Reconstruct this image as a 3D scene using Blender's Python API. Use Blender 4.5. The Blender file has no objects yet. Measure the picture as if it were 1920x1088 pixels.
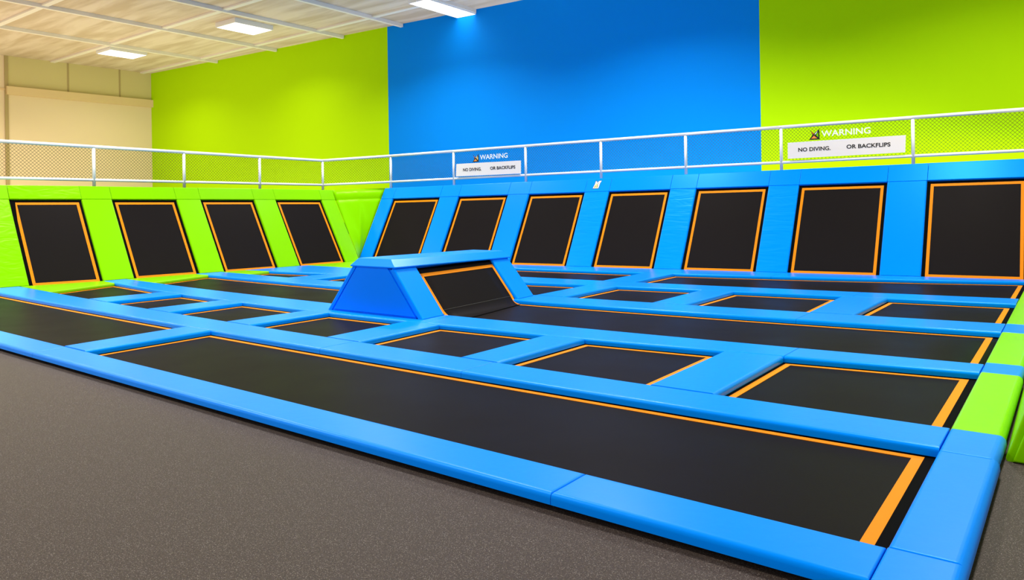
import bpy, bmesh, math, random
from mathutils import Vector, Matrix

random.seed(4)
SC = bpy.context.scene
COL = SC.collection
ZO = 0.095            # height of the padded deck above the hall floor
EYE = 1.45            # camera height above the deck

# ------------------------------------------------------------------ materials
def mat(name, base=(0.5, 0.5, 0.5), rough=0.5, spec=0.5, metal=0.0):
    m = bpy.data.materials.new(name)
    m.use_nodes = True
    b = m.node_tree.nodes['Principled BSDF']
    b.inputs['Base Color'].default_value = (*base, 1)
    b.inputs['Roughness'].default_value = rough
    b.inputs['Specular IOR Level'].default_value = spec
    b.inputs['Metallic'].default_value = metal
    return m

def nd(m, kind, **kw):
    n = m.node_tree.nodes.new(kind)
    for k, v in kw.items():
        if k in n.inputs: n.inputs[k].default_value = v
        else: setattr(n, k, v)
    return n

def lk(m, a, b): m.node_tree.links.new(a, b)
def bsdf(m): return m.node_tree.nodes['Principled BSDF']

def coords(m, scale=(1, 1, 1), rot=(0, 0, 0)):
    tc = nd(m, 'ShaderNodeTexCoord')
    mp = nd(m, 'ShaderNodeMapping')
    mp.inputs['Scale'].default_value = scale
    mp.inputs['Rotation'].default_value = rot
    lk(m, tc.outputs['Object'], mp.inputs['Vector'])
    return mp.outputs['Vector']

def vinyl(name, base, wrinkle=0.0, rough=0.32, spec=0.34):
    m = mat(name, base, rough, spec)
    bsdf(m).inputs['Specular Tint'].default_value = (base[0] * .8, base[1] * .7 + .3, base[2] * .95, 1)
    fine = nd(m, 'ShaderNodeTexNoise', Scale=9.0, Detail=3.0)
    lk(m, coords(m), fine.inputs['Vector'])
    bp = nd(m, 'ShaderNodeBump', Strength=0.06, Distance=0.02)
    lk(m, fine.outputs['Fac'], bp.inputs['Height'])
    last = bp
    if wrinkle > 0:
        w = nd(m, 'ShaderNodeTexNoise', Scale=1.5, Detail=1.0, Distortion=1.5)
        lk(m, coords(m, (0.7, 1.5, 4.2), (0, 0.25, 0)), w.inputs['Vector'])
        bw = nd(m, 'ShaderNodeBump', Strength=wrinkle, Distance=0.05)
        lk(m, w.outputs['Fac'], bw.inputs['Height'])
        lk(m, bp.outputs['Normal'], bw.inputs['Normal'])
        last = bw
    lk(m, last.outputs['Normal'], bsdf(m).inputs['Normal'])
    return m

BLUE = vinyl('blue_vinyl', (0.0, 0.225, 0.93))
BLUEW = vinyl('blue_vinyl_wrinkled', (0.0, 0.24, 0.93), 0.22)
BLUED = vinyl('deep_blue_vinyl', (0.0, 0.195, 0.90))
GREEN = vinyl('green_vinyl', (0.205, 0.58, 0.0))
GREENW = vinyl('green_vinyl_wrinkled', (0.205, 0.58, 0.0), 0.22)

def mesh_fabric():
    m = mat('black_jump_mesh', (0.0110, 0.0090, 0.0088), 0.5, 0.015)
    n = nd(m, 'ShaderNodeTexNoise', Scale=1.3, Detail=4.0)
    lk(m, coords(m), n.inputs['Vector'])
    mr = nd(m, 'ShaderNodeMapRange')
    mr.inputs['To Min'].default_value = 0.36; mr.inputs['To Max'].default_value = 0.50
    lk(m, n.outputs['Fac'], mr.inputs['Value'])
    lk(m, mr.outputs['Result'], bsdf(m).inputs['Roughness'])
    wv = nd(m, 'ShaderNodeTexNoise', Scale=160.0, Detail=1.0)
    lk(m, coords(m), wv.inputs['Vector'])
    bp = nd(m, 'ShaderNodeBump', Strength=0.12, Distance=0.004)
    lk(m, wv.outputs['Fac'], bp.inputs['Height'])
    lk(m, bp.outputs['Normal'], bsdf(m).inputs['Normal'])
    return m
MESH = mesh_fabric()
ORANGE = mat('orange_webbing', (0.76, 0.225, 0.003), 0.55, 0.08)
BLACK = mat('black_steel', (0.004, 0.004, 0.004), 0.7, 0.01)
SEAM = mat('grey_thread', (0.10, 0.095, 0.09), 0.7, 0.2)
WHITE = mat('white_paint', (0.86, 0.86, 0.85), 0.35, 0.5)
CORD = mat('net_cord', (0.06, 0.055, 0.02), 0.8, 0.1)
BOARD = mat('sign_board_white', (0.86, 0.80, 0.76), 0.5, 0.3)
INK = mat('sign_ink', (0.02, 0.018, 0.018), 0.6, 0.2)
LETTER = mat('sign_white_letter', (0.90, 0.92, 0.88), 0.5, 0.3)
EORANGE = mat('emblem_orange', (0.85, 0.28, 0.04), 0.5, 0.3)
ERED = mat('emblem_red_orange', (0.75, 0.14, 0.02), 0.5, 0.3)
EYELL = mat('emblem_pale_yellow', (0.85, 0.62, 0.20), 0.5, 0.3)

def carpet():
    m = mat('speckled_rubber', (0.05, 0.045, 0.04), 0.6, 0.18)
    v = coords(m)
    base = nd(m, 'ShaderNodeTexNoise', Scale=120.0, Detail=3.0)
    lk(m, v, base.inputs['Vector'])
    rb = nd(m, 'ShaderNodeValToRGB')
    rb.color_ramp.elements[0].position = 0.35; rb.color_ramp.elements[0].color = (0.029, 0.0205, 0.017, 1)
    rb.color_ramp.elements[1].position = 0.70; rb.color_ramp.elements[1].color = (0.075, 0.055, 0.045, 1)
    lk(m, base.outputs['Fac'], rb.inputs['Fac'])
    vo = nd(m, 'ShaderNodeTexVoronoi', Scale=280.0)
    lk(m, v, vo.inputs['Vector'])
    sel = nd(m, 'ShaderNodeSeparateColor')
    lk(m, vo.outputs['Color'], sel.inputs['Color'])
    gt = nd(m, 'ShaderNodeMath', operation='GREATER_THAN'); gt.inputs[1].default_value = 0.87
    lk(m, sel.outputs['Red'], gt.inputs[0])
    lt = nd(m, 'ShaderNodeMath', operation='LESS_THAN'); lt.inputs[1].default_value = 0.38
    lk(m, vo.outputs['Distance'], lt.inputs[0])
    mu = nd(m, 'ShaderNodeMath', operation='MULTIPLY')
    lk(m, gt.outputs[0], mu.inputs[0]); lk(m, lt.outputs[0], mu.inputs[1])
    mx = nd(m, 'ShaderNodeMix', data_type='RGBA')
    lk(m, mu.outputs[0], mx.inputs['Factor'])
    lk(m, rb.outputs['Color'], mx.inputs['A'])
    mx.inputs['B'].default_value = (0.30, 0.27, 0.24, 1)
    lk(m, mx.outputs['Result'], bsdf(m).inputs['Base Color'])
    bp = nd(m, 'ShaderNodeBump', Strength=0.3, Distance=0.004)
    lk(m, base.outputs['Fac'], bp.inputs['Height'])
    lk(m, bp.outputs['Normal'], bsdf(m).inputs['Normal'])
    return m
CARPET = carpet()

def paint(name, base):
    m = mat(name, base, 0.7, 0.06)
    n = nd(m, 'ShaderNodeTexNoise', Scale=40.0, Detail=2.0)
    lk(m, coords(m), n.inputs['Vector'])
    bp = nd(m, 'ShaderNodeBump', Strength=0.04, Distance=0.01)
    lk(m, n.outputs['Fac'], bp.inputs['Height'])
    lk(m, bp.outputs['Normal'], bsdf(m).inputs['Normal'])
    return m
WGREEN = paint('green_wall_paint', (0.46, 0.84, 0.0))
WBLUE = paint('blue_wall_paint', (0.0, 0.275, 0.97))
BEIGE = paint('beige_wall_paint', (0.83, 0.69, 0.46))
BEIGE2 = paint('beige_panel_paint', (0.66, 0.58, 0.28))
BEIGED = paint('beige_joint_paint', (0.45, 0.36, 0.17))
BEIGET = paint('beige_trim_paint', (0.78, 0.60, 0.33))

def ceiling_mat():
    m = mat('streaked_ceiling_board', (0.6, 0.53, 0.43), 0.8, 0.1)
    n = nd(m, 'ShaderNodeTexNoise', Scale=1.0, Detail=4.0, Distortion=0.4)
    lk(m, coords(m, (0.35, 2.4, 1), (0, 0, 0.12)), n.inputs['Vector'])
    r = nd(m, 'ShaderNodeValToRGB')
    r.color_ramp.elements[0].position = 0.38; r.color_ramp.elements[0].color = (0.60, 0.48, 0.34, 1)
    r.color_ramp.elements[1].position = 0.62; r.color_ramp.elements[1].color = (0.76, 0.65, 0.52, 1)
    lk(m, n.outputs['Fac'], r.inputs['Fac'])
    lk(m, r.outputs['Color'], bsdf(m).inputs['Base Color'])
    return m
CEIL = ceiling_mat()
RIB = mat('ceiling_rib_paint', (0.86, 0.81, 0.72), 0.6, 0.2)

def glow(name, col, s):
    m = bpy.data.materials.new(name); m.use_nodes = True
    t = m.node_tree; t.nodes.clear()
    e = t.nodes.new('ShaderNodeEmission'); o = t.nodes.new('ShaderNodeOutputMaterial')
    e.inputs['Color'].default_value = (*col, 1); e.inputs['Strength'].default_value = s
    t.links.new(e.outputs[0], o.inputs['Surface'])
    return m
LAMP = glow('lamp_diffuser_glow', (1.0, 0.94, 0.84), 2.6)

# ------------------------------------------------------------------ geometry helpers
class MB:
    """collects vertices and faces of one mesh, in deck metres"""
    def __init__(s): s.v = []; s.f = []; s.smooth = []; s.sharp = set(); s.mi = []
    def add(s, vs, fs, smooth=False, mi=0):
        o = len(s.v); s.v += [Vector(p) for p in vs]
        for f in fs:
            s.f.append([o + i for i in f]); s.smooth.append(smooth); s.mi.append(mi)
        return o
    def build(s, name, mats, loc=(0, 0, 0)):
        me = bpy.data.meshes.new(name)
        L = Vector(loc)
        me.from_pydata([tuple(p - L) for p in s.v], [], s.f)
        for m in (mats if isinstance(mats, (list, tuple)) else [mats]): me.materials.append(m)
        bm = bmesh.new(); bm.from_mesh(me)
        bm.verts.ensure_lookup_table()
        for f, sm, mi in zip(bm.faces, s.smooth, s.mi): f.smooth = sm; f.material_index = mi
        for a, b in s.sharp:
            e = bm.edges.get((bm.verts[a], bm.verts[b]))
            if e: e.smooth = False
        bmesh.ops.recalc_face_normals(bm, faces=bm.faces[:])
        bm.to_mesh(me); bm.free()
        return me

def frame_of(pts):
    c = sum(pts, Vector()) / len(pts)
    n = Vector()
    for i, p in enumerate(pts):
        q = pts[(i + 1) % len(pts)]
        n += (p - c).cross(q - c)
    n.normalize()
    e1 = (pts[1] - pts[0]); e1 -= n * e1.dot(n); e1.normalize()
    e2 = n.cross(e1)
    uv = [((p - c).dot(e1), (p - c).dot(e2)) for p in pts]
    h = [(p - c).dot(n) for p in pts]
    return c, n, e1, e2, uv, h

def inset2d(uv, ins):
    out = []; k = len(uv)
    for i in range(k):
        p0, p, p1 = uv[i - 1], uv[i], uv[(i + 1) % k]
        d0 = (p[0] - p0[0], p[1] - p0[1]); d1 = (p1[0] - p[0], p1[1] - p[1])
        l0 = math.hypot(*d0); l1 = math.hypot(*d1)
        d0 = (d0[0] / l0, d0[1] / l0); d1 = (d1[0] / l1, d1[1] / l1)
        n0 = (-d0[1], d0[0]); n1 = (-d1[1], d1[0])
        a, b = ins[i - 1], ins[i]
        cr = d0[0] * d1[1] - d0[1] * d1[0]
        if abs(cr) < 0.05:
            m = (a + b) / 2
            out.append((p[0] + (n0[0] + n1[0]) / 2 * m, p[1] + (n0[1] + n1[1]) / 2 * m)); continue
        A = (p[0] + n0[0] * a, p[1] + n0[1] * a); B = (p[0] + n1[0] * b, p[1] + n1[1] * b)
        t = ((B[0] - A[0]) * d1[1] - (B[1] - A[1]) * d1[0]) / cr
        out.append((A[0] + d0[0] * t, A[1] + d0[1] * t))
    return out

def ring_pts(fr, ins, z):
    c, n, e1, e2, uv, h = fr
    k = len(uv)
    if isinstance(ins, (int, float)): ins = [ins] * k
    return [c + e1 * u + e2 * v + n * (h[i] + z) for i, (u, v) in enumerate(inset2d(uv, ins))]

def V3(pts): return [Vector(p) if len(p) == 3 else Vector((p[0], p[1], 0)) for p in pts]

def pad(mb, pts, thick, radii, gap=0.002, mi=0):
    """upholstered cushion: pts go round its top face anticlockwise, one rounding radius per edge"""
    pts = V3(pts); fr = frame_of(pts); k = len(pts)
    if isinstance(radii, (int, float)): radii = [radii] * k
    rm = max(radii)
    lv = sorted({0.0, 0.0015, 0.005, *[rm * (1 - math.cos(a * math.pi / 12)) for a in range(1, 7)]})
    lv = [z for z in lv if z < thick - 1e-4] + [thick]
    def ins(r, z): return gap + (0 if z >= r else r - math.sqrt(max(0, r * r - (r - z) ** 2)))
    o = len(mb.v)
    for z in lv: mb.v += ring_pts(fr, [ins(r, z) for r in radii], -z)
    for q in range(len(lv) - 1):
        for i in range(k):
            j = (i + 1) % k
            mb.f.append([o + q * k + i, o + (q + 1) * k + i, o + (q + 1) * k + j, o + q * k + j])
            mb.smooth.append(True); mb.mi.append(mi)
    _, _, _, _, uv, _ = fr
    for i in range(k):
        a, b, c = uv[i - 1], uv[i], uv[(i + 1) % k]
        d0 = Vector((b[0] - a[0], b[1] - a[1])).normalized(); d1 = Vector((c[0] - b[0], c[1] - b[1])).normalized()
        if d0.dot(d1) < 0.9:
            for q in range(len(lv) - 1): mb.sharp.add((o + q * k + i, o + (q + 1) * k + i))
    mb.f.append([o + i for i in range(k)]); mb.smooth.append(False); mb.mi.append(mi)
    mb.f.append([o + (len(lv) - 1) * k + i for i in range(k)][::-1]); mb.smooth.append(False); mb.mi.append(mi)

def slab(mb, pts, ins, ztop, zbot, mi=0):
    fr = frame_of(V3(pts)); k = len(pts)
    t = ring_pts(fr, ins, ztop); b = ring_pts(fr, ins, zbot)
    mb.add(t + b, [list(range(k)), [k + i for i in range(k)][::-1]] + [[i, k + i, k + (i + 1) % k, (i + 1) % k] for i in range(k)], mi=mi)

def band(mb, pts, out, inn, ztop, zbot, mi=0):
    fr = frame_of(V3(pts)); k = len(pts)
    rs = [ring_pts(fr, out, ztop), ring_pts(fr, inn, ztop), ring_pts(fr, inn, zbot), ring_pts(fr, out, zbot)]
    fs = []
    for q in range(4):
        for i in range(k):
            j = (i + 1) % k; a = q * k; b = ((q + 1) % 4) * k
            fs.append([a + i, a + j, b + j, b + i])
    mb.add(sum(rs, []), fs, mi=mi)

def box(mb, x0, x1, y0, y1, z0, z1, mi=0):
    v = [(x, y, z) for z in (z0, z1) for y in (y0, y1) for x in (x0, x1)]
    mb.add(v, [[0, 2, 3, 1], [4, 5, 7, 6], [0, 1, 5, 4], [2, 6, 7, 3], [0, 4, 6, 2], [1, 3, 7, 5]], mi=mi)

def bar(mb, a, b, r, n=10, cap=True, mi=0):
    a = Vector(a); b = Vector(b); d = (b - a).normalized()
    u = d.cross(Vector((0.31, 0.2, 0.93))).normalized(); w = d.cross(u)
    ring = [u * math.cos(2 * math.pi * i / n) * r + w * math.sin(2 * math.pi * i / n) * r for i in range(n)]
    o = mb.add([a + p for p in ring] + [b + p for p in ring], [[i, (i + 1) % n, n + (i + 1) % n, n + i] for i in range(n)], smooth=n > 4, mi=mi)
    if cap:
        mb.f += [[o + i for i in range(n)][::-1], [o + n + i for i in range(n)]]; mb.smooth += [False, False]; mb.mi += [mi, mi]

def tag(o, label=None, cat=None, group=None, kind=None):
    if label: o['label'] = label
    if cat: o['category'] = cat
    if group: o['group'] = group
    if kind: o['kind'] = kind
    return o

def one(name, mb, m, label, cat, group=None, kind=None, loc=None):
    """a thing that is one mesh"""
    if loc is None:
        c = sum(mb.v, Vector()) / len(mb.v); loc = (c.x, c.y, min(p.z for p in mb.v))
    o = bpy.data.objects.new(name, mb.build(name, m, loc)); COL.objects.link(o)
    o.location = Vector(loc) + Vector((0, 0, ZO))
    return tag(o, label, cat, group, kind)

class Thing:
    def __init__(s, name, loc, label, cat, group=None):
        s.loc = Vector(loc)
        s.o = bpy.data.objects.new(name, None); COL.objects.link(s.o)
        s.o.location = s.loc + Vector((0, 0, ZO)); s.o.empty_display_size = 0.2
        tag(s.o, label, cat, group)
    def part(s, name, mb, m, parent=None, label=None):
        o = bpy.data.objects.new(name, mb.build(name, m, s.loc)); COL.objects.link(o)
        o.parent = parent or s.o
        if label: o['label'] = label
        return o

# ------------------------------------------------------------------ plan of the court (metres, deck level = 0)
ROW = {'AN': (-9e-05, -0.01586, 3.43529), 'AF': (0.00172, 0.00718, 5.00017), 'BN': (0.00259, 0.01239, 5.49971),
       'BF': (0.00893, 0.14756, 7.47666), 'CN': (0.00503, 0.07466, 7.85066), 'CF': (0.00497, 0.10051, 9.83576),
       'DN': (0.0048, 0.10279, 10.56731), 'DF': (-0.00108, 0.09413, 12.61453), 'EN': (0.00437, 0.11936, 13.34223),
       'EF': (0.01223, 0.30964, 16.2548)}
def Y(r, x):
    a, b, c = ROW[r]; return a * x * x + b * x + c
def WY(x): return 16.59 + 0.119 * x           # foot of the blue angled wall
XR = -0.640                                   # inner edge of the right hand edge pads
XO = -0.345                                   # their outer edge
FRONT = lambda x: 3.11 - 0.0145 * (x + 2.1) if x > -9.8 else 3.222 - 0.012 * (x + 9.8)

# left foot of the green wall: (x, y) along its base
GB = [(-17.25, 3.2), (-17.22, 5.3), (-17.15, 6.22), (-16.80, 7.529), (-16.805, 8.196), (-16.631, 9.661), (-16.558, 10.258),
      (-16.40, 11.696), (-16.38, 12.354), (-16.30, 13.856), (-16.36, 14.42)]
def GX(y):
    for (x0, y0), (x1, y1) in zip(GB, GB[1:]):
        if y <= y1: return x0 + (x1 - x0) * (y - y0) / (y1 - y0)
    return GB[-1][0]

PT = 0.06        # pad thickness
RF, RS = 0.030, 0.006     # free edge and seam radii

def xs(x0, x1, n=None):
    n = n or max(1, int(abs(x1 - x0) / 1.3)); return [x0 + (x1 - x0) * i / n for i in range(n + 1)]

def strip_pts(near, far, x0, x1, fx0=None, fx1=None):
    a = xs(x0, x1); b = xs(x1 if fx1 is None else fx1, x0 if fx0 is None else fx0, len(a) - 1)
    pts = [(x, near(x)) for x in a] + [(x, far(x)) for x in b]
    n = len(a) - 1
    return pts, n

def strip_pad(near, far, x0, x1, label, fx0=None, fx1=None, rn=RF, rf=RF, m=BLUE, name='deck_pad', group='blue deck pads', rl=RS, rr=RS):
    pts, n = strip_pts(near, far, x0, x1, fx0, fx1)
    mb = MB()
    pad(mb, pts, PT, [rn] * n + [rr] + [rf] * n + [rl])
    return one(name, mb, m, label, 'pad', group)

f = lambda r: (lambda x: Y(r, x))
# --- front edge pads
strip_pad(FRONT, f('AN'), -17.2, -8.81, 'blue front edge pad running out of the picture at its left end', rr=0.008)
strip_pad(FRONT, f('AN'), -8.81, -2.13, 'long blue front edge pad between the dark floor and the largest black trampoline', rl=0.008, rr=0.012)
strip_pad(FRONT, f('AN'), -2.13, XR, 'blue front edge pad next to the near right corner pad', rl=0.012, rr=0.010)
mb = MB(); pad(mb, [(XR, FRONT(XR)), (XO, FRONT(XO)), (XO, 3.44), (XR, 3.44)], PT, [RF, RF + .01, 0.010, 0.010])
one('corner_pad', mb, BLUE, 'blue square pad at the near right corner of the deck', 'pad')
# --- strips between the rows
def row_strip(rn, rf, cuts, labels):
    for i, (x0, x1, lab) in enumerate(zip(cuts, cuts[1:], labels)):
        if i == 0:
            ya, yb = Y(rn, -17), Y(rf, -16.5)
            strip_pad(f(rn), f(rf), GX(ya) + .01, x1, lab, fx0=GX(yb) + .01)
        else: strip_pad(f(rn), f(rf), x0, x1, lab)
row_strip('AF', 'BN', [0, -6.36, -4.37, XR], [
    'long blue deck pad from the green wall behind the front left long trampoline',
    'short blue deck pad behind the middle of the largest black trampoline',
    'long blue deck pad behind the right half of the largest black trampoline'])
row_strip('BF', 'CN', [0, -10.78, -6.62, -2.21, XR], [
    'blue deck pad between the second green wall panel and the small front squares',
    'blue deck pad under the near side of the blue wedge',
    'blue deck pad along the near side of the curved runway',
    'blue deck pad at the right end of the runway near side'])
row_strip('CF', 'DN', [0, -7.2, -2.79, XR], [
    'blue deck pad running from the green wall behind the blue wedge',
    'blue deck pad along the far side of the curved runway',
    'blue deck pad at the right end of the runway far side'])
row_strip('DF', 'EN', [0, -9.5, -2.74, XR], [
    'blue deck pad hidden mostly behind the wedge in front of the far left trampoline',
    'blue deck pad between the rear squares and the trampoline under the blue wall',
    'blue deck pad at the right in front of the trampoline under the blue wall'])
for i, (x0, x1, lab) in enumerate([(-16.25, -9.5, 'blue foot pad at the left half of the blue angled wall'),
                                   (-9.5, -4.85, 'blue foot pad under the middle panels of the blue angled wall'),
                                   (-4.85, XR, 'blue foot pad under the right panels of the blue angled wall')]):
    strip_pad(f('EF'), lambda x: WY(x) - .012, x0, x1, lab, rf=RS, group='blue wall foot pads', name='foot_pad')

# --- right edge pads
def edge_pad(y0, y1, m, label, ra=RS, rb=RS, xb=None):
    mb = MB(); pad(mb, [(XR, y0), (XO, y0), (XO + .01, y1), (XR, y1)], PT, [ra, 0.045, rb, 0.020])
    one('edge_pad', mb, m, label, 'pad', 'edge pads down the right side')
edge_pad(3.44, 4.945, BLUE, 'long blue edge pad beside the right end of the largest trampoline', 0.010, 0.010)
edge_pad(4.945, 5.47, BLUE, 'short blue edge pad between the long blue one and the nearest green one', 0.010)
edge_pad(5.47, 7.42, GREEN, 'nearest lime green edge pad beside the rightmost front square')
edge_pad(7.42, 7.88, BLUE, 'short blue edge pad between the two nearest lime green ones')
edge_pad(7.88, 9.80, GREEN, 'lime green edge pad at the right end of the runway')
edge_pad(9.80, 10.50, BLUE, 'short blue edge pad behind the runway end')
edge_pad(10.50, 13.0, GREEN, 'lime green edge pad beside the rightmost rear square')
edge_pad(13.0, 16.0, GREEN, 'farthest lime green edge pad below the blue angled wall')

# --- lime foot pads along the green wall, one per panel
for rn, rf, xa, xb, lab in (('AN', 'AF', -16.45, -16.45, 'lime green foot pad left of the first green wall panel'),
                            ('BN', 'BF', -15.47, -16.05, 'lime green foot pad under the leftmost green wall panel'),
                            ('CN', 'CF', -15.42, -16.00, 'lime green foot pad under the second green wall panel'),
                            ('DN', 'DF', -15.36, -15.64, 'lime green foot pad under the third green wall panel'),
                            ('EN', 'EF', -14.67, -15.05, 'lime green foot pad under the fourth green wall panel')):
    ya, yb = Y(rn, xa), Y(rf, xb)
    yw = Y(rf, -16.5)
    mb = MB(); pad(mb, [(GX(Y(rn, -16.9)) + .012, Y(rn, GX(ya))), (xa, ya), (xb, yb), (GX(yw) + .012, Y(rf, GX(yw)))], PT, [RS, RF, RS, RS])
    one('foot_pad', mb, GREEN, lab, 'pad', 'green wall foot pads')

# --- trampolines let into the deck
HB = [((-15.47, -13.523), (-16.05, -13.399)), ((-12.758, -11.281), (-12.743, -11.273)), ((-10.598, -9.01), (-10.672, -8.959)),
      ((-8.457, -6.882), (-8.47, -6.947)), ((-6.301, -4.808), (-6.375, -4.813)), ((-4.328, -2.768), (-4.306, -2.785)), ((-2.205, XR), (-2.208, XR))]
HD = [((-15.36, -13.763), (-15.64, -13.666)), ((-12.877, -11.38), (-12.90, -11.36)), ((-10.80, -9.20), (-10.85, -9.22)),
      ((-8.67, -7.143), (-8.72, -7.225)), ((-6.578, -5.068), (-6.631, -5.10)), ((-4.537, -2.835), (-4.544, -2.894)), ((-2.277, XR), (-2.245, XR))]
ZM = -0.070      # jumping surface below the pad tops

def hole_pts(rn, rf, n, fx):
    a = xs(n[0], n[1]); b = xs(fx[1], fx[0], len(a) - 1)
    return [(x, Y(rn, x)) for x in a] + [(x, Y(rf, x)) for x in b], len(a) - 1

def trampoline(rn, rf, n, fx, label, group, right=0.075, name='trampoline'):
    pts, k = hole_pts(rn, rf, n, fx)
    cx = sum(p[0] for p in pts) / len(pts); cy = sum(p[1] for p in pts) / len(pts)
    t = Thing(name, (cx, cy, -ZO), label, 'trampoline', group)
    e = lambda near, rgt, far, lft: [near] * k + [rgt] + [far] * k + [lft]
    mb = MB(); slab(mb, pts, -0.026, ZM, ZM - 0.008); t.part('mat', mb, MESH)
    mb = MB(); band(mb, pts, e(.05, right, .016, .02), e(.105, right + .062, .070, .078), ZM + .004, ZM + .0005)
    t.part('border', mb, ORANGE)
    mb = MB(); band(mb, pts, -0.026, e(.052, right + .002, .018, .022), ZM + .0025, ZM + .0004); t.part('margin_shade', mb, BLACK)  # black margin of the bed, also painting the shadow gap under the pads
    mb = MB(); band(mb, pts, -0.165, -0.03, -PT - .002, -ZO + .001); t.part('frame', mb, BLACK)
    return t

sq = 'small square trampolines'
ordn = ['first', 'second', 'third', 'fourth', 'fifth', 'sixth', 'seventh']
labB = ['small square trampoline touching the foot pad of the leftmost green panel',
        'second small square trampoline out from the green wall in the front row of squares',
        'third small square trampoline out from the green wall in the front row of squares',
        'small square trampoline directly below the flat side of the blue wedge',
        'small square trampoline right of the one below the wedge side, before the runway start',
        'small square trampoline between the largest trampoline and the runway, second from the right edge pads',
        'small square trampoline beside the nearest lime green edge pad']
for h, lab in zip(HB, labB): trampoline('BN', 'BF', h[0], h[1], lab, sq)
labD = ['small rear square trampoline touching the foot pad of the third green panel',
        'small rear square trampoline peeping out left of the blue wedge',
        'small rear square trampoline hidden behind the left of the blue wedge',
        'small rear square trampoline half hidden by the right slope of the wedge',
        'small rear square trampoline just behind the start of the runway',
        'small rear square trampoline behind the middle of the runway',
        'small rear square trampoline beside the far lime green edge pad']
for h, lab in zip(HD, labD): trampoline('DN', 'DF', h[0], h[1], lab, sq)
lg = 'long trampolines'
trampoline('AN', 'AF', (-8.387, XR), (-8.495, XR), 'largest long black trampoline at the front with an orange border', lg)
trampoline('AN', 'AF', (-16.45, -8.932), (-16.45, -9.079), 'long black trampoline at the front left, cut off by the picture edge', lg)
trampoline('CN', 'CF', (-15.42, -8.95), (-16.00, -9.25), 'long black trampoline between the green wall and the back of the wedge', lg)
trampoline('EN', 'EF', (-14.67, -13.1), (-15.05, -13.1), 'trampoline in the far corner under the fourth green panel', lg)
trampoline('EN', 'EF', (-12.55, -7.384), (-12.55, -7.461), 'long trampoline under the blue wall, right part showing past the wedge', lg)
trampoline('EN', 'EF', (-6.718, XR), (-6.788, XR), 'long trampoline under the right four panels of the blue wall', lg)

# --- divider pads between neighbouring holes of a row
def divider(rn, rf, R, L, label):
    (rx, rfx), (lx, lfx) = R, L
    mb = MB(); pad(mb, [(rx, Y(rn, rx)), (lx, Y(rn, lx)), (lfx, Y(rf, lfx)), (rfx, Y(rf, rfx))], PT, [0.004, RF, 0.004, RF])
    one('divider_pad', mb, BLUE, label, 'pad', 'blue divider pads')
nm = ['the first and second squares from the green wall', 'the second and third squares from the green wall', 'the third square and the one below the wedge side',
      'the square below the wedge and its right neighbour', 'the two middle squares before the runway', 'the two rightmost squares']
for i in range(6):
    divider('BN', 'BF', (HB[i][0][1], HB[i][1][1]), (HB[i + 1][0][0], HB[i + 1][1][0]), 'blue divider pad between %s, front row' % nm[i])
nd_ = ['the first and second rear squares from the green wall', 'the two rear squares left of the wedge', 'two rear squares behind the wedge',
       'the half hidden rear square and the next', 'the fifth and sixth rear squares', 'the two rightmost rear squares']
for i in range(6):
    divider('DN', 'DF', (HD[i][0][1], HD[i][1][1]), (HD[i + 1][0][0], HD[i + 1][1][0]), 'blue divider pad between %s' % nd_[i])
divider('AN', 'AF', (-8.932, -9.079), (-8.387, -8.495), 'blue divider pad between the two long front trampolines')
divider('EN', 'EF', (-13.1, -13.1), (-12.55, -12.55), 'blue divider pad in the far corner behind the wedge')
divider('EN', 'EF', (-7.384, -7.461), (-6.718, -6.788), 'blue divider pad between the two long trampolines under the blue wall')

# ------------------------------------------------------------------ blue wedge and the runway that curves up it
def wx(xn, y): return xn - 0.28 * (y - 7.06) / 2.92          # the wedge is a little askew on the deck
YN, YF = 7.06, 9.98
def wz(y): return 0.665 - 0.045 * (y - YN) / (YF - YN)
SL = Vector((-0.545, 0, 0.665)).normalized()                 # up the right slope
SNR = Vector((0.665, 0, 0.545)).normalized()
w = Thing('padded_wedge', (-7.9, 8.5, 0), 'big blue padded wedge in the middle of the court with a flat top', 'wedge')
# inner body
mb = MB()
sec = [(-8.66, 0.0), (-8.10, 0.655), (-7.40, 0.640), (-6.93, 0.0)]
sec = [(-8.66, 0.001), (-8.13, 0.655), (-7.42, 0.64), (-6.95, 0.06), (-6.95, 0.001)]
v = [(wx(x, YN + .02), YN + .02, z) for x, z in sec] + [(wx(x, YF - .02), YF - .02, z - (.045 if z > .3 else 0)) for x, z in sec]
k = len(sec)
mb.add(v, [list(range(k)), [k + i for i in range(k)][::-1]] + [[i, k + i, k + (i + 1) % k, (i + 1) % k] for i in range(k)])
w.part('body', mb, BLUED)
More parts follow.
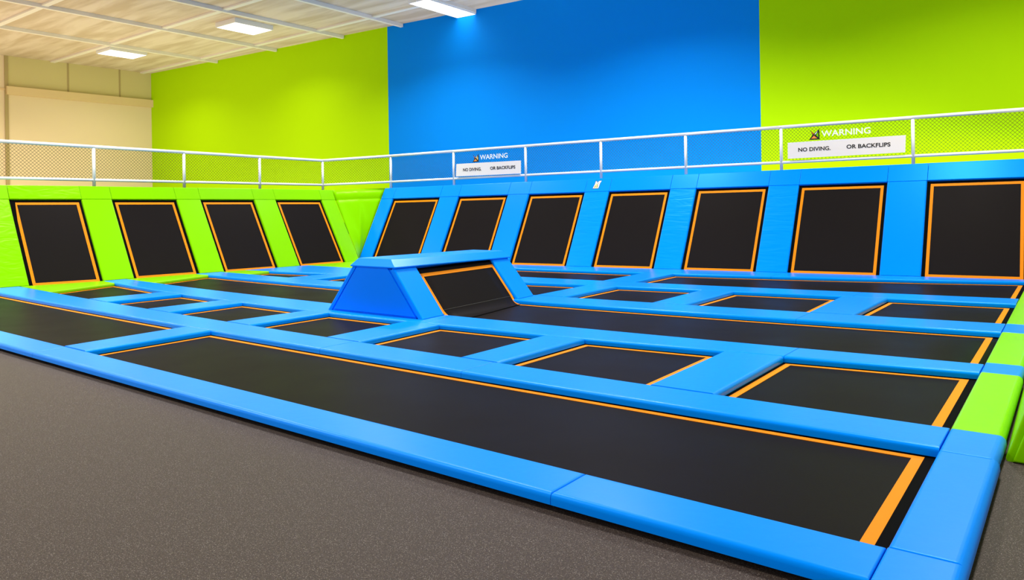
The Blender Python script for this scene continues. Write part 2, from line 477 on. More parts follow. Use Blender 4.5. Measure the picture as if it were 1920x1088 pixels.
# side panels (near and far) with a piped edge
for yy, nm_, d in ((YN, 'side_panel', -1), (YF, 'side_panel', 1)):
    s_ = [(-8.60, 0.018), (-6.945, 0.018), (-7.475, 0.662), (-8.075, 0.672)]
    P = [(wx(x, yy), yy, z if z < .3 or d < 0 else z - .04) for x, z in s_]
    if d > 0: P = [P[1], P[0], P[3], P[2]]
    mb = MB(); pad(mb, P, 0.035, 0.008); w.part(nm_, mb, BLUED)
def slope_pad(y0, y1, left=False, f0=RF, f1=RF):
    if not left:
        a, b = (-6.815, -0.0), (-7.352, 0.655)
        P = [(wx(a[0], y0), y0, .004), (wx(a[0], y1), y1, .004), (wx(b[0], y1), y1, wz(y1)), (wx(b[0], y0), y0, wz(y0))]
        mb = MB(); pad(mb, P, 0.062, [0.004, f1, 0.004, f0])
    else:
        a, b = (-8.735, 0.0), (-8.165, 0.68)
        P = [(wx(a[0], y1), y1, .004), (wx(a[0], y0), y0, .004), (wx(b[0], y0), y0, wz(y0) + .02), (wx(b[0], y1), y1, wz(y1) + .02)]
        mb = MB(); pad(mb, P, 0.062, [0.004, f0, 0.004, f1])
    w.part('slope_pad', mb, BLUE)
slope_pad(YN, 7.545, f0=0.02); slope_pad(9.47, YF, f1=0.02)
slope_pad(YN, 7.545, True, f0=0.02); slope_pad(9.47, YF, True, f1=0.02)
# black sheet on the back slope
mb = MB(); P = [(wx(-8.70, 9.5), 9.5, .01), (wx(-8.70, 7.52), 7.52, .01), (wx(-8.16, 7.52), 7.52, .66), (wx(-8.16, 9.5), 9.5, .62)]
slab(mb, P, 0, -.045, -.055); w.part('slope_mat', mb, MESH, label='black mat on the hidden left slope')
# cap cushion with sloping sides
mb = MB()
def cap(y, xl, xr, z): return [(wx(xl, y), y, z - .045 * (y - YN) / (YF - YN)), (wx(xr, y), y, z - .045 * (y - YN) / (YF - YN))]
b0 = cap(YN - .015, -8.205, -7.315, .655); b1 = cap(YF + .015, -8.205, -7.315, .655)
m0 = cap(YN - .020, -8.200, -7.310, .672); m1 = cap(YF + .020, -8.200, -7.310, .672)
t0 = cap(YN + .035, -8.085, -7.425, .770); t1 = cap(YF - .035, -8.085, -7.425, .770)
u0 = cap(YN + .050, -8.070, -7.440, .777); u1 = cap(YF - .050, -8.070, -7.440, .777)
rings = [[p[0], p[1], q[1], q[0]] for p, q in ((b0, b1), (m0, m1), (t0, t1), (u0, u1))]
fs = [[3, 2, 1, 0], [12, 13, 14, 15]]
for q in range(3):
    for i in range(4): fs.append([q * 4 + i, q * 4 + (i + 1) % 4, q * 4 + 4 + (i + 1) % 4, q * 4 + 4 + i])
mb.add(sum(rings, []), fs); w.part('cap_cushion', mb, BLUE)

# runway: profile in x,z from the top of the slope to the flat, swept between its two sides
def runway():
    t = Thing('runway_trampoline', (-4, 8.8, -ZO), 'long black runway trampoline that curves up the right slope of the blue wedge', 'trampoline', 'long trampolines')
    def prof(off, y, s0=0.0):
        a = Vector((wx(-6.815, y), 0, 0)) + SNR * (-0.052 + off)
        top = a + SL * (0.835 - s0)
        zf = ZM + off
        c = a + SL * ((zf - a.z) / SL.z)              # where slope and flat would meet
        R = 0.32; ang = math.acos(max(-1, min(1, SL.x * 1 + 0)))
        tl = R * math.tan((math.pi - ang) / 2)
        p1 = c + SL * tl; p2 = c + Vector((tl, 0, 0))
        out = [top]
        for i in range(1, 5): out.append(top.lerp(p1, i / 5))
        for i in range(0, 11):
            s = i / 10
            out.append(p1 * (1 - s) ** 2 + c * 2 * s * (1 - s) + p2 * s ** 2)
        return out
    nb = len(prof(0, 8)); nx = 10
    def pt(i, v, off, xend, s0=0.0):
        """i-th profile station, v metres in from the near (v>=0) or far (v<0) side"""
        def at(y):
            pr = prof(off, y, s0); last = pr[-1]
            if i < nb: return pr[i]
            s = (i - nb + 1) / nx
            return Vector((last.x + (xend - last.x) * s, 0, last.z))
        y = 8.5
        for _ in range(3):
            p = at(y); xf = max(p.x, wx(-6.815, y))
            yn, yf = Y('CN', p.x if i >= 5 else -6.9), Y('CF', p.x if i >= 5 else -6.9) + .0
            if i < 5: yn, yf = 7.535, 9.478
            elif i < nb:
                s = (i - 5) / (nb - 5); yn = 7.535 * (1 - s) + Y('CN', p.x) * s; yf = 9.478 * (1 - s) + Y('CF', p.x) * s
            y = yn + v if v >= 0 or v > -0.5 and v >= 0 else yf + v
        p = at(y); return Vector((p.x, y, p.z))
    N = nb + nx
    def sheet(va, vb, off0, off1, xend, s0, i0=0, i1=None):
        i1 = N if i1 is None else i1
        mb = MB(); vs = []
        for i in range(i0, i1):
            vs += [pt(i, va, off1, xend, s0), pt(i, vb, off1, xend, s0), pt(i, vb, off0, xend, s0), pt(i, va, off0, xend, s0)]
        m = i1 - i0; fs = []
        for q in range(m - 1):
            for c in range(4): fs.append([q * 4 + c, q * 4 + (c + 1) % 4, q * 4 + 4 + (c + 1) % 4, q * 4 + 4 + c])
        fs += [[0, 1, 2, 3], [4 * m - 4, 4 * m - 3, 4 * m - 2, 4 * m - 1][::-1]]
        mb.add(vs, fs, smooth=False)
        return mb
    def wide(s):   # mat runs a little under the pads at both sides
        return s
    mb = MB(); vs = []
    for i in range(N):
        a = pt(i, 0.0, 0, XR + .026); b = pt(i, -1e-6, 0, XR + .026)
        a = a + Vector((0, -.02 if i > 3 else -.0, 0)); b = b + Vector((0, .02 if i > 3 else 0, 0))
        for q in range(7): vs.append(a.lerp(b, q / 6))
    o = len(vs); vs2 = [p - Vector((0, 0, .008)) for p in vs]
    fs = []
    for i in range(N - 1):
        for q in range(6):
            c = i * 7 + q; fs.append([c, c + 1, c + 8, c + 7]); fs.append([o + c, o + c + 7, o + c + 8, o + c + 1])
    for i in range(N - 1):
        for q in (0, 6):
            c = i * 7 + q; fs.append([c, c + 7, o + c + 7, o + c])
    for q in range(6):
        fs.append([q, o + q, o + q + 1, q + 1]); c = (N - 1) * 7 + q; fs.append([c, c + 1, o + c + 1, o + c])
    mb.add(vs + vs2, fs, smooth=True); t.part('mat', mb, MESH)
    # webbing: near side, far side, top end, right end -> one band
    mb = MB()
    xe = XR - .075
    for a, b in ((0.045, 0.100), (-0.072, -0.018)):
        s = sheet(a, b, .0008, .0045, xe, 0.10); mb.add(s.v, s.f)
    # top crossing piece
    e0 = [pt(0, .045, .0045, xe, 0.10), pt(0, -.018, .0045, xe, 0.10)]; e1 = [pt(0, .045, .0045, xe, 0.155), pt(0, -.018, .0045, xe, 0.155)]
    dn = SNR * .004
    mb.add([e0[0], e0[1], e1[1], e1[0]] + [p - dn for p in (e0[0], e0[1], e1[1], e1[0])],
           [[0, 1, 2, 3], [7, 6, 5, 4], [0, 4, 5, 1], [2, 6, 7, 3], [1, 5, 6, 2], [0, 3, 7, 4]])
    # right end piece
    yn, yf = Y('CN', xe) + .045, Y('CF', xe) - .018
    box(mb, xe - .062, xe, yn, yf, ZM + .0008, ZM + .0046)
    t.part('border', mb, ORANGE)
    mb = MB()
    a = pt(5, .11, .0015, xe); b = pt(5, -.08, .0015, xe)
    bar(mb, a, b, .0022, 6); t.part('seam', mb, SEAM, label='fine grey seam across the foot of the slope')
    pts, k = hole_pts('CN', 'CF', (-6.6, XR), (-6.9, XR))
    mb = MB(); band(mb, pts, [-.165] * k + [-.165] + [-.165] * k + [-.05], [-.03] * k + [-.03] + [-.03] * k + [-.02], -PT - .002, -ZO + .001)
    t.part('frame', mb, BLACK)
runway()

# ------------------------------------------------------------------ angled walls
class Lean:
    """a leaning wall edge line: foot, header seam and top"""
    def __init__(s, foot, mid, top): s.foot, s.mid, s.top = Vector(foot), Vector(mid), Vector(top)

# blue wall pillars: x of left and right edge
BP = [(-16.648, -16.207), (-14.509, -13.858), (-12.258, -11.606), (-9.989, -9.319), (-7.748, -7.110), (-5.473, -4.822), (-3.089, -2.358), (-0.66, 0.02)]
def bl(x):
    y = WY(x)
    return Lean((x, y, 0), (x, y + 0.985 + .004 * x, 1.906 + .0075 * x), (x, y + 1.20 + .0065 * x, 2.286 + .0102 * x))
BW = [(bl(a), bl(b)) for a, b in BP]
# green wall pillars: y of left and right edge
GP = [(5.25, 6.22), (7.529, 8.196), (9.661, 10.258), (11.696, 12.354), (13.856, 14.407)]
def gl(y):
    x = GX(y)
    return Lean((x, y, 0), (x - 1.02 - .004 * (y - 10), y, 1.785 - .004 * (y - 10)), (x - 1.165 - .003 * (y - 10), y, 2.092 - .005 * (y - 10)))
GW = [(gl(a), gl(b)) for a, b in GP]

WT = 0.07
def lean_pad(name, P, radii, m, label, group):
    mb = MB(); pad(mb, P, WT, radii); return one(name, mb, m, label, 'pad', group)

def wall_tramp(a, b, label, group):
    P = [a.foot, b.foot, b.mid, a.mid]
    t = Thing('angled_trampoline', (a.foot + b.foot) / 2, label, 'trampoline', group)
    mb = MB(); slab(mb, P, [0.0, -.02, -.03, -.02], -.058, -.066); t.part('mat', mb, MESH)
    mb = MB(); band(mb, P, [.012, .062, .055, .062], [.070, .118, .112, .118], -.0535, -.0575); t.part('border', mb, ORANGE)
    mb = MB(); band(mb, P, [0, -.02, -.03, -.02], [.013, .063, .056, .063], -.0545, -.0578); t.part('margin_shade', mb, BLACK)  # black panel margin, its colour also carrying the shade beside the pads
    return t

sidesB = ['leftmost', 'second from the left', 'third from the left', 'fourth from the left', 'fourth from the right', 'third from the right', 'second from the right', 'rightmost']
for i, (a, b) in enumerate(BW):
    wr = BLUEW if i in (3, 4, 5) else BLUE
    names = ['blue slanting pillar pad at the left end of the blue wall, beside the corner drape',
             'blue slanting pillar pad right of the first blue wall panel, rising behind the wedge',
             'blue slanting pillar pad right of the second blue panel, above the wedge top right end',
             'blue slanting pillar pad right of the third blue wall panel, under the small emblem',
             'pale creased blue pillar pad right of the fourth blue wall panel',
             'creased blue pillar pad right of the fifth blue wall panel',
             'wide smooth blue pillar pad left of the rightmost blue wall panel',
             'blue pillar pad right of the rightmost blue wall panel at the picture edge'][i]
    lean_pad('upright_pad', [a.foot, b.foot, b.mid, a.mid], [RS, RF, RS, RF if i else RS], wr, names, 'blue wall pillar pads')
    o = lean_pad('header_pad', [a.mid, b.mid, b.top, a.top], [0.010, RS, 0.02, RS], BLUE,
                 ('short blue header pad carrying the small white and yellow emblem' if i == 3 else 'short blue header pad on top of the %s blue pillar pad' % sidesB[i]), 'blue wall header pads')
    if i == 3:
        # printed emblem: pale letters on a dark outline
        c = (a.mid + b.mid) * .25 + (a.top + b.top) * .25
        ex = (b.mid - a.mid).normalized(); ez = ((a.top - a.mid) + (b.top - b.mid)).normalized(); en = ex.cross(ez).normalized()
        c = c - ex * .035 + ez * .005
        def shape(poly, off):
            mb = MB(); n_ = len(poly)
            vs = [c + ex * (u * .10) + ez * (v * .112) + en * (off + .0015) for u, v in poly] + [c + ex * (u * .10) + ez * (v * .112) + en * off for u, v in poly]
            mb.add(vs, [list(range(n_)), [n_ + q for q in range(n_)][::-1]] + [[q, n_ + q, n_ + (q + 1) % n_, (q + 1) % n_] for q in range(n_)]); return mb
        def epart(nm_, mb, m):
            e = bpy.data.objects.new(nm_, mb.build(nm_, m, o.location - Vector((0, 0, ZO)))); COL.objects.link(e); e.parent = o; return e
        em = epart('emblem', shape([(-1.05, -1.08), (.68, -1.08), (.86, .45), (1.1, .85), (.95, 1.1), (.35, 1.05), (.0, .62), (-.32, 1.1), (-.62, 1.05), (-.7, .3)], .0), INK)
        epart('emblem_mark', shape([(-.92, -.95), (.60, -.95), (.74, .45), (.98, .85), (.90, 1.0), (.38, .92), (.0, .42), (-.34, .95), (-.52, .9), (-.58, .2)], .002), LETTER)
        epart('emblem_mark', shape([(-.70, -.85), (.42, -.85), (.22, -.1), (-.2, .42), (-.42, -.1)], .0036), EYELL)
        epart('emblem_mark', shape([(.12, -.75), (.26, -.75), (.30, .45), (.16, .45)], .0052), INK)
        epart('emblem_mark', shape([(-.55, -.75), (-.38, -.75), (-.28, -.25), (-.42, -.25)], .0052), INK)
tB = ['leftmost blue wall panel, black mat with orange border above the wedge left half', 'second blue wall panel from the left, its foot hidden by the wedge top',
      'third blue wall panel from the left, just right of the wedge top', 'fourth blue wall panel from the left, middle one, right of the emblem',
      'fifth blue wall panel, between two creased blue pillar pads', 'sixth blue wall panel, below the right warning sign', 'rightmost blue wall panel, largest and cut by the picture edge']
for i in range(7):
    a, b = BW[i][1], BW[i + 1][0]
    wall_tramp(a, b, tB[i], 'blue wall trampolines')
    mb = MB(); pad(mb, [a.mid, b.mid, b.top, a.top], WT, [0.015, RS, 0.02, RS])
    one('header_pad', mb, BLUE, 'long blue header pad over the %s of the blue wall panels' % ['leftmost', 'second', 'third', 'fourth', 'fifth', 'sixth', 'rightmost'][i], 'pad', 'blue wall header pads')

gs = ['leftmost', 'second', 'third', 'fourth']
gn = ['lime green wide pillar pad at the left picture edge', 'lime green pillar pad between the first and second green wall panels',
      'lime green pillar pad between the second and third green wall panels', 'lime green pillar pad between the third and fourth green wall panels',
      'lime green pillar pad at the right end of the green wall, beside the corner drape']
for i, (a, b) in enumerate(GW):
    lean_pad('upright_pad', [a.foot, b.foot, b.mid, a.mid], [RS, RF, RS, RF], GREENW if i == 0 else GREEN, gn[i], 'green wall pillar pads')
    lean_pad('header_pad', [a.mid, b.mid, b.top, a.top], [0.010, RS, 0.02, RS], GREEN,
             'lime green header pad above ' + ['the wide pillar pad at the left picture edge', 'the pillar between the first and second green panels', 'the pillar between the second and third green panels',
              'the pillar between the third and fourth green panels', 'the last green pillar beside the corner drape'][i], 'green wall header pads')
for i in range(4):
    a, b = GW[i][1], GW[i + 1][0]
    wall_tramp(a, b, ['leftmost green wall panel, black mat with orange border', 'second green wall panel from the left', 'third green wall panel from the left', 'rightmost green wall panel, next to the corner drape'][i], 'green wall trampolines')
    lean_pad('header_pad', [a.mid, b.mid, b.top, a.top], [0.015, RS, 0.02, RS], GREENW if i == 0 else GREEN,
             'long lime green header pad over the %s green wall panel' % gs[i], 'green wall header pads')

# black support frames behind the two walls
def support(first, last, name, label, depth, feet):
    P = [first.foot, last.foot, last.top, first.top]
    mb = MB(); slab(mb, P, [0.0, .03, .04, .03], -WT - .004, -WT - .05)
    return one(name, mb, BLACK, label, 'frame')
support(BW[0][0], BW[-1][1], 'support_frame', 'black backing frame behind the blue angled wall pads', .05, None)
support(GW[0][0], GW[-1][1], 'support_frame', 'black backing frame behind the green angled wall pads', .05, None)

# green drape filling the corner between the two angled walls
def corner_drape():
    a, b = GW[-1][1], BW[0][0]
    foot = (a.foot + b.foot) / 2 + Vector((0, 0, .0))
    n = 14; mb = MB(); vs = []
    lev = [0.02, .15, .3, .45, .6, .72, .80, .845, .855, .865, .93, 1.0]
    def edge(L, s):
        zz = L.mid.z / L.top.z
        return L.foot.lerp(L.mid, s / zz) if s < zz else L.mid.lerp(L.top, (s - zz) / (1 - zz))
    nrm = (b.top - a.top).cross(foot - a.top).normalized()
    if nrm.y > 0: nrm = -nrm
    for s in lev:
        p, q = edge(a, s), edge(b, s)
        for i in range(n + 1):
            u = i / n
            pt_ = p.lerp(q, u)
            fold = .03 * math.sin(math.pi * u) * (math.exp(-((u - (.42 + .25 * (1 - s))) / .07) ** 2)) * (1.0 if s > .2 else s * 4)
            fold += .018 * math.exp(-((u - (.2 + .5 * (1 - s))) / .05) ** 2) * s
            seam = -.012 if abs(s - .855) < .003 else 0
            vs.append(pt_ + nrm * (fold + seam - .02))
    k = n + 1; fs = []
    m = len(lev); o = m * k
    back = [p - nrm * .012 for p in vs]
    for j in range(m - 1):
        for i in range(n):
            c = j * k + i; fs.append([c, c + 1, c + k + 1, c + k]); fs.append([o + c, o + c + k, o + c + k + 1, o + c + 1])
    for j in range(m - 1):
        for i in (0, n): c = j * k + i; fs.append([c, c + k, o + c + k, o + c])
    for i in range(n):
        for j in (0, m - 1): c = j * k + i; fs.append([c, c + 1, o + c + 1, o + c])
    mb.add(vs + back, fs, smooth=True)
    one('corner_drape', mb, GREEN, 'lime green triangular vinyl drape filling the corner between the two angled walls', 'drape', loc=tuple(foot))
corner_drape()

# end of the lime angled wall at the right edge of the picture
w2 = Thing('angled_side_wall', (0.1, 8, -ZO), 'lime green padded end of a leaning wall at the right picture edge', 'wall pad')
mb = MB(); P = [(-.337, 5.27, -ZO + .002), (-.337, 12.5, -ZO + .002), (.27, 12.5, 1.72), (.27, 5.27, 1.72)]
P = [P[0], P[3], P[2], P[1]]
n_ = frame_of(V3(P))[1]
if n_.x > 0: P = P[::-1]
pad(mb, P, .07, [0.02] * 4); w2.part('slope_pad', mb, GREEN)
mb = MB(); pad(mb, [(-.300, 5.25, -ZO + .002), (1.3, 5.25, -ZO + .002), (1.3, 5.25, 1.70), (.315, 5.25, 1.70)], .06, .012); w2.part('end_panel', mb, GREEN)
mb = MB(); pad(mb, [(.28, 5.27, 1.78), (1.3, 5.27, 1.78), (1.3, 12.5, 1.78), (.28, 12.5, 1.78)], .07, .02); w2.part('cap_pad', mb, GREEN)

# ------------------------------------------------------------------ raised walkway and its railing
RA, RB = 17.8, 0.12
def ry(x): return RA + RB * x
def gx(y): return -18.75 + 0.07 * y
mb = MB()
gt = [GW[0][0].top] + [L.top for p in GW for L in p][1:]
bt = [L.top for p in BW for L in p]
inner = gt + bt
def outw(p, i): return Vector((p.x - 1.5, p.y, p.z)) if i < len(gt) - 1 else None
outer = [Vector((p.x - 1.5, p.y, p.z)) for p in gt[:-1]] + [Vector((gt[-1].x - 1.5, gt[-1].y + 1.9, gt[-1].z))] + [Vector((bt[0].x - .4, bt[0].y + 1.25, bt[0].z))] + [Vector((p.x, p.y + 1.2, p.z)) for p in bt[1:]]
d0 = Vector((0, 0, .07)); d1 = Vector((0, 0, .20)); vs = []; fs = []
for p, q in zip(inner, outer):
    pi_ = p.lerp(q, .02); vs += [pi_ - d0, q - d0, q - d1, pi_ - d1]
m = len(inner)
for i in range(m - 1):
    for c in range(4): fs.append([i * 4 + c, i * 4 + (c + 1) % 4, i * 4 + 4 + (c + 1) % 4, i * 4 + 4 + c])
fs += [[0, 1, 2, 3], [4 * m - 1, 4 * m - 2, 4 * m - 3, 4 * m - 4]]
mb.add(vs, fs)
for i, L in enumerate(outer):
    if i % 3 == 0: box(mb, L.x - .05, L.x + .05, L.y - .15, L.y - .05, -ZO, L.z - .19)
one('walkway', mb, BLACK, 'raised walkway behind the angled wall pads, hidden below the white railing', 'walkway')

# railing: (x, y, base z, lower rail z, top rail z)
posts = []
for y in (3.8, 5.86, 7.965, 10.085, 12.19, 14.235):
    posts.append((gx(y), y, 2.125 - .005 * (y - 8), 2.247 - .0045 * (y - 8), 3.022 - .013 * (y - 8)))
for x in (-16.51, -14.21, -11.855, -9.655, -7.45, -5.257, -2.64, -0.3):
    posts.append((x, ry(x), 2.295 + .0085 * x, 2.437 + .0083 * x, 3.245 + .0095 * x))
rail = Thing('safety_railing', ((posts[6][0]), posts[6][1], posts[6][2]), 'long white pipe railing with netting along the top of both angled walls', 'railing')
RR = 0.033
def tube_path(pts, r):
    mb = MB()
    for a, b in zip(pts, pts[1:]): bar(mb, a, b, r, 12)
    for p in pts:
        for q in (0,):
            bar(mb, Vector(p) - Vector((0, 0, r * .7)), Vector(p) + Vector((0, 0, r * .7)), r * .98, 12)
    return mb
rail.part('top_rail', tube_path([(p[0], p[1], p[4]) for p in posts], .040), WHITE)
rail.part('bottom_rail', tube_path([(p[0], p[1], p[3]) for p in posts], .034), WHITE)
for p in posts:
    mb = MB(); bar(mb, (p[0], p[1], p[2] - .07), (p[0], p[1], p[4]), .036, 12); rail.part('post', mb, WHITE)
def netting(p, q, pitch=0.054, r=0.0030):
    mb = MB()
    A = Vector((p[0], p[1], p[3])); B = Vector((q[0], q[1], q[3])); C = Vector((q[0], q[1], q[4])); D = Vector((p[0], p[1], p[4]))
    L = (Vector((q[0], q[1], 0)) - Vector((p[0], p[1], 0))).length; Hh = p[4] - p[3]
    nrm = (B - A).cross(Vector((0, 0, 1))).normalized()
    def at(u, v):
        s = u / L; lo = A.lerp(B, s); hi = D.lerp(C, s); return lo.lerp(hi, v / Hh)
    step = pitch * math.sqrt(2)
    for sgn in (1, -1):
        c = -Hh if sgn > 0 else 0.0
        end = L if sgn > 0 else L + Hh
        while c < end:
            # line u = c + sgn*v
            if sgn > 0: v0, v1 = max(0, -c), min(Hh, L - c)
            else: v0, v1 = max(0, c - L), min(Hh, c)
            if v1 - v0 > .01:
                a = at(c + sgn * v0, v0); b = at(c + sgn * v1, v1)
                d = (b - a).normalized(); w_ = d.cross(nrm).normalized() * r; n3 = nrm * (r * (1 if sgn > 0 else .8))
                mb.add([a + w_, a - w_, a + n3, b + w_, b - w_, b + n3], [[0, 3, 4, 1], [1, 4, 5, 2], [2, 5, 3, 0]])
            c += step
    return mb
for p, q in zip(posts, posts[1:]):
    rail.part('netting', netting(p, q), CORD)

# ------------------------------------------------------------------ warning signs hung on the railing
def text_mesh(body, width, height, bold=0.012):
    cu = bpy.data.curves.new('lettering', 'FONT'); cu.body = body; cu.extrude = 0.0; cu.offset = bold; cu.resolution_u = 3
    ob = bpy.data.objects.new('lettering_tmp', cu); COL.objects.link(ob)
    dg = bpy.context.evaluated_depsgraph_get(); dg.update()
    me = bpy.data.meshes.new_from_object(ob.evaluated_get(dg))
    vs = [v.co.copy() for v in me.vertices]; fs = [list(p.vertices) for p in me.polygons]
    bpy.data.objects.remove(ob); bpy.data.curves.remove(cu); bpy.data.meshes.remove(me)
    x0 = min(v.x for v in vs); x1 = max(v.x for v in vs)
    y0 = min(v.y for v in vs); y1 = max(v.y for v in vs)
    return [((v.x - x0) / (x1 - x0) * width, (v.y - y0) / (y1 - y0) * height) for v in vs], fs

def sign(board, warn, wh, emb, nd1, h1, ob1, label):
    def P(x, z, off): # on the railing plane, off metres towards the court
        n = Vector((RB, -1, 0)).normalized()
        return Vector((x, ry(x), z)) + n * off
    (xa, za), (xb, zb), (xc, zc), (xd, zd) = board
    t = Thing('warning_sign', P((xa + xb) / 2, (za + zb) / 2, .05), label, 'sign', 'warning signs')
    mb = MB(); vs = [P(x, z, .060) for x, z in board] + [P(x, z, .046) for x, z in board]
    mb.add(vs, [[0, 1, 2, 3], [7, 6, 5, 4]] + [[i, 4 + i, 4 + (i + 1) % 4, (i + 1) % 4] for i in range(4)])
    t.part('board', mb, BOARD)
    def letters(body, p0, p1, h, off, m, nm_, bold):
        wid = math.hypot(p1[0] - p0[0], (p1[0] - p0[0]) * RB)
        uv, fs = text_mesh(body, 1.0, 1.0, bold)
        mb = MB()
        front = [P(p0[0] + (p1[0] - p0[0]) * u, p0[1] + (p1[1] - p0[1]) * u + h * v, off) for u, v in uv]
        mb.add(front, fs); t.part(nm_, mb, m)
    letters('WARNING', warn[0], warn[1], wh, .052, LETTER, 'title_lettering', .014)
    letters('NO DIVING.', nd1[0], nd1[1], h1, .0640, INK, 'message_lettering', .024)
    letters('OR BACKFLIPS', ob1[0], ob1[1], h1, .0640, INK, 'message_lettering', .024)
    # X shaped emblem: black outline with coloured arms
    x0, x1 = emb[0][0], emb[1][0]; z0, z1 = emb[0][1], emb[2][1]
    def poly(pts, off, m, nm_, par=None):
        mb = MB(); k = len(pts)
        f_ = [P(x0 + (x1 - x0) * u, z0 + (z1 - z0) * v, off) for u, v in pts]; b_ = [P(x0 + (x1 - x0) * u, z0 + (z1 - z0) * v, off - .003) for u, v in pts]
        mb.add(f_ + b_, [list(range(k)), [k + i for i in range(k)][::-1]] + [[i, k + i, k + (i + 1) % k, (i + 1) % k] for i in range(k)])
        return t.part(nm_, mb, m, par)
    e = poly([(-.03, -.04), (1.03, -.04), (1.0, 1.03), (.46, .60), (.06, .97), (.30, .46)], .052, INK, 'emblem')
    poly([(.16, .08), (.80, .08), (.46, .38)], .0545, EORANGE, 'emblem_triangle', e)
    poly([(.16, .80), (.25, .76), (.44, .55), (.40, .48)], .0545, ERED, 'emblem_arm', e)
    poly([(.52, .52), (.84, .86), (.70, .57), (.57, .48)], .0545, LETTER, 'emblem_arm', e)
    poly([(.66, .42), (.88, .70), (.90, .20)], .0545, EYELL if emb[0][0] < -10 else GREEN, 'emblem_triangle', e)
sign([(-14.10, 2.378), (-11.98, 2.386), (-11.975, 2.742), (-14.08, 2.735)], [(-13.289, 2.823), (-12.389, 2.837)], .135,
     [(-13.53, 2.772), (-13.334, 2.771), (-13.339, 2.981)], [(-13.853, 2.513), (-13.241, 2.517)], .090, [(-12.95, 2.523), (-12.147, 2.528)],
     'white warning sign on the railing in front of the blue wall')
sign([(-5.11, 2.468), (-2.783, 2.496), (-2.768, 2.857), (-5.108, 2.829)], [(-4.405, 2.920), (-3.429, 2.935)], .138,
     [(-4.65, 2.874), (-4.446, 2.876), (-4.449, 3.094)], [(-4.885, 2.612), (-4.22, 2.619)], .090, [(-3.902, 2.628), (-3.054, 2.634)],
     'white warning sign on the railing in front of the lime wall at right')

# ------------------------------------------------------------------ the hall
HC = 7.90
def bwy(x): return 19.5 + 0.06248 * x
def lwx(y): return -35.099 + 0.072 * y
def struct(name, mb, m): return one(name, mb, m, None, None, kind='structure', loc=(0, 0, -ZO))
mb = MB(); box(mb, -38, 9, -6, 21, -ZO - .2, -ZO); struct('floor', mb, CARPET)
mb = MB(); box(mb, -38, 9, -6, 21, HC, HC + .2); struct('ceiling', mb, CEIL)
mb = MB()
def wseg(x0, x1, mi):
    v = [(x0, bwy(x0), -ZO), (x1, bwy(x1), -ZO), (x1, bwy(x1), HC), (x0, bwy(x0), HC)]
    v += [(p[0], p[1] + .25, p[2]) for p in v]
    mb.add(v, [[0, 1, 2, 3], [7, 6, 5, 4], [0, 4, 5, 1], [3, 2, 6, 7]] + ([[0, 3, 7, 4]] if mi == 0 else []) + ([[1, 5, 6, 2]] if mi == 2 else []), mi=mi)
wseg(-34.2, -19.18, 0); wseg(-19.18, -6.355, 1); wseg(-6.355, 9, 2)
struct('wall_back', mb, [WGREEN, WBLUE, WGREEN])
mb = MB()
v = [(lwx(-6), -6, -ZO), (lwx(17.45), 17.45, -ZO), (lwx(17.45), 17.45, HC), (lwx(-6), -6, HC)]
v += [(p[0] - .25, p[1], p[2]) for p in v]
mb.add(v, [[0, 1, 2, 3], [7, 6, 5, 4], [0, 4, 5, 1], [3, 2, 6, 7], [0, 3, 7, 4], [1, 5, 6, 2]]); struct('wall_left', mb, BEIGE)

def wall_box(name, y0, y1, z0, z1, d, m, d0=0.0):
    mb = MB(); v = []
    for dd in (d0, d):
        v += [(lwx(y0) + dd, y0, z0), (lwx(y1) + dd, y1, z0), (lwx(y1) + dd, y1, z1), (lwx(y0) + dd, y0, z1)]
    mb.add(v, [[3, 2, 1, 0], [4, 5, 6, 7], [0, 1, 5, 4], [1, 2, 6, 5], [2, 3, 7, 6], [3, 0, 4, 7]]); return struct(name, mb, m)
wall_box('trim_1', 11.66, 17.40, 6.33, 6.66, .16, BEIGET)           # beam across the beige wall
wall_box('trim_2', 11.62, 11.74, -ZO, HC - .001, .05, BEIGED)         # upright strip
for i, y in enumerate((13.93, 16.01)): wall_box('trim_%d' % (3 + i), y - .035, y + .035, 6.66, HC - .001, .025, BEIGED)
wall_box('trim_5', 4.0, 11.62, 6.50, 6.58, .03, BEIGET)
wall_box('wall_left_panel', 11.74, 17.37, 6.66, HC - .001, .012, BEIGE2)
n = 6
for xa in (-28.87, -25.08, -21.36, -18.48, -15.35, -12.2, -9.0, -5.8, -2.6, .6):
    mb = MB(); y1 = bwy(xa) - .02; box(mb, xa - .06, xa + .06, -5.5, y1, HC - .12, HC - .001); struct('trim_%d' % n, mb, RIB); n += 1
for ya in (16.98, 13.35, 9.6, 6.0, 2.4, -1.2, -4.8):
    mb = MB(); v = []
    x0, x1 = lwx(ya) + .02, 8.0
    for dy in (-.09, .09):
        v += [(x0, ya + dy, HC - .06), (x1, ya + dy + .03 * 0, HC - .06), (x1, ya + dy, HC - .002), (x0, ya + dy, HC - .002)]
    mb.add(v, [[3, 2, 1, 0], [4, 5, 6, 7], [0, 1, 5, 4], [1, 2, 6, 5], [2, 3, 7, 6], [3, 0, 4, 7]]); struct('trim_%d' % n, mb, RIB); n += 1

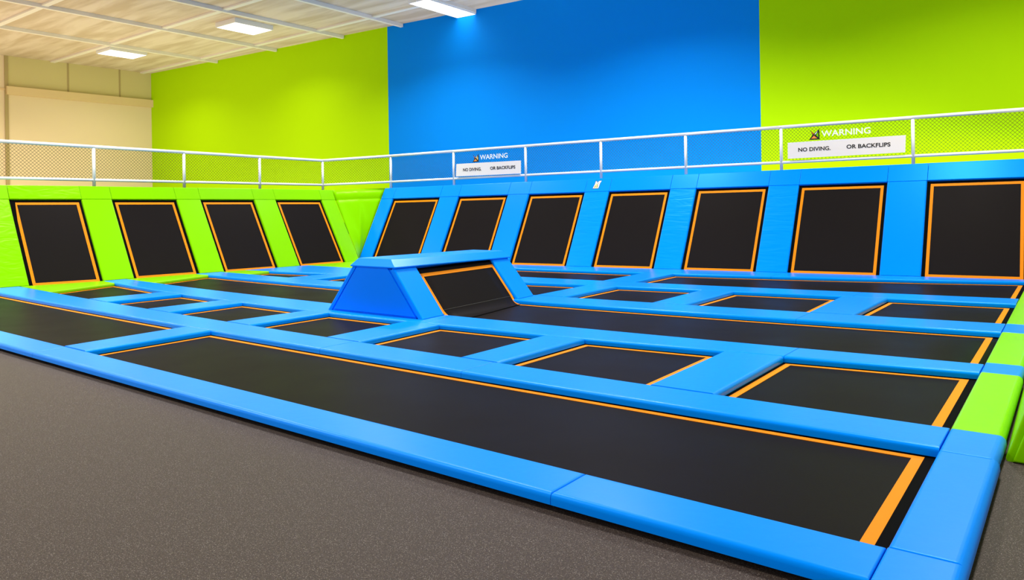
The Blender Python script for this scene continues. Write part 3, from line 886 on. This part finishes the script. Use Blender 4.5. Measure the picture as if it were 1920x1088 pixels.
# ceiling lamps that show, and the light of the whole grid of lamps
def lamp(x, y, sx, sy, label):
    t = Thing('ceiling_lamp', (x, y, HC - .17), label, 'lamp', 'ceiling lamps')
    mb = MB(); P = [(x - sx, y - sy, HC - .165), (x + sx, y - sy, HC - .165), (x + sx, y + sy, HC - .165), (x - sx, y + sy, HC - .165)]
    slab(mb, P, 0, .004, 0); t.part('diffuser', mb, LAMP)
    mb = MB(); slab(mb, P, -.04, .165, .006); t.part('housing', mb, WHITE)
lamp(-29.87, 14.2, .54, .68, 'square glowing ceiling lamp near the beige wall, leftmost of the three')
lamp(-22.62, 14.9, .54, .70, 'square glowing ceiling lamp above the left green wall, middle of the three')
lamp(-15.72, 17.45, .36, 1.15, 'long glowing ceiling lamp at the top edge above the blue wall')

def area(x, y, power, col, sx=1.2, sy=1.2, spread=140, z=HC - .19):
    l = bpy.data.lights.new('area_light', 'AREA'); l.shape = 'RECTANGLE'; l.size = sx; l.size_y = sy
    l.energy = power; l.color = col; l.spread = math.radians(spread)
    o = bpy.data.objects.new('area_light', l); COL.objects.link(o); o.location = (x, y, z + ZO)
    return o
warm, neutral = (1.0, .86, .66), (1.0, .96, .90)
PW = 345
for x in (-29.87, -22.62, -15.6, -8.4, -1.2):
    for y in (14.4, 7.4, .2):
        c = warm if x < -20 else neutral
        yy = 14.2 if x == -29.87 and y > 14 else (14.9 if x == -22.62 and y > 14 else y)
        k = 0.36 if (x < -20 and y > 14) else (1.6 if x < -14 and y < 1 else 1.3 if x < -20 else (0.45 if x > -2 and y < 1 else 1.08))
        area(x, yy, PW * k, c)
area(-15.72, 17.45, PW * .03, neutral, .7, 2.2)
# added fill lights hidden behind the padded walls, brightening back walls and ceiling
def upwash(x, y, z, sx, sy, power, col, rot=0):
    o = area(x, y, power, col, sx, sy, 170, z); o.name = 'added_upwash'; o.rotation_euler = (math.pi, 0, rot); return o
upwash(-27.2, 9.0, .6, 11, 12, 640, (1.0, .81, .57))
upwash(-25.5, 17.1, .05, 12, .7, 200, (1.0, .93, .80), math.radians(-3.5))
upwash(-8.0, 18.0, .05, 22, .7, 820, (1.0, .95, .88), math.radians(-3.5))

wd = bpy.data.worlds.new('hall_fill'); SC.world = wd; wd.use_nodes = True  # even ambient fill added through the open hall sides
bg = wd.node_tree.nodes['Background']; bg.inputs['Color'].default_value = (1.0, .97, .93, 1); bg.inputs['Strength'].default_value = 0.88

# ------------------------------------------------------------------ camera
cd = bpy.data.cameras.new('camera'); co = bpy.data.objects.new('camera', cd); COL.objects.link(co)
yaw, roll = math.radians(-37.01), math.radians(-0.85)
R = Vector((math.cos(yaw), -math.sin(yaw), 0)); F = Vector((math.sin(yaw), math.cos(yaw), 0)); U = Vector((0, 0, 1))
R2 = R * math.cos(roll) + U * math.sin(roll); U2 = U * math.cos(roll) - R * math.sin(roll)
M = Matrix((R2, U2, -F)).transposed().to_4x4(); M.translation = Vector((0, 0, EYE + ZO))
co.matrix_world = M
cd.sensor_fit = 'HORIZONTAL'; cd.sensor_width = 36.0; cd.lens = 1392.5 / 1920 * 36.0
cd.shift_y = -(544 - 390.2) / 1920; cd.clip_end = 200
SC.camera = co

SC.view_settings.view_transform = 'Standard'; SC.view_settings.look = 'None'
SC.view_settings.gamma = 1.0; SC.view_settings.exposure = 0.0; SC.view_settings.use_curve_mapping = False
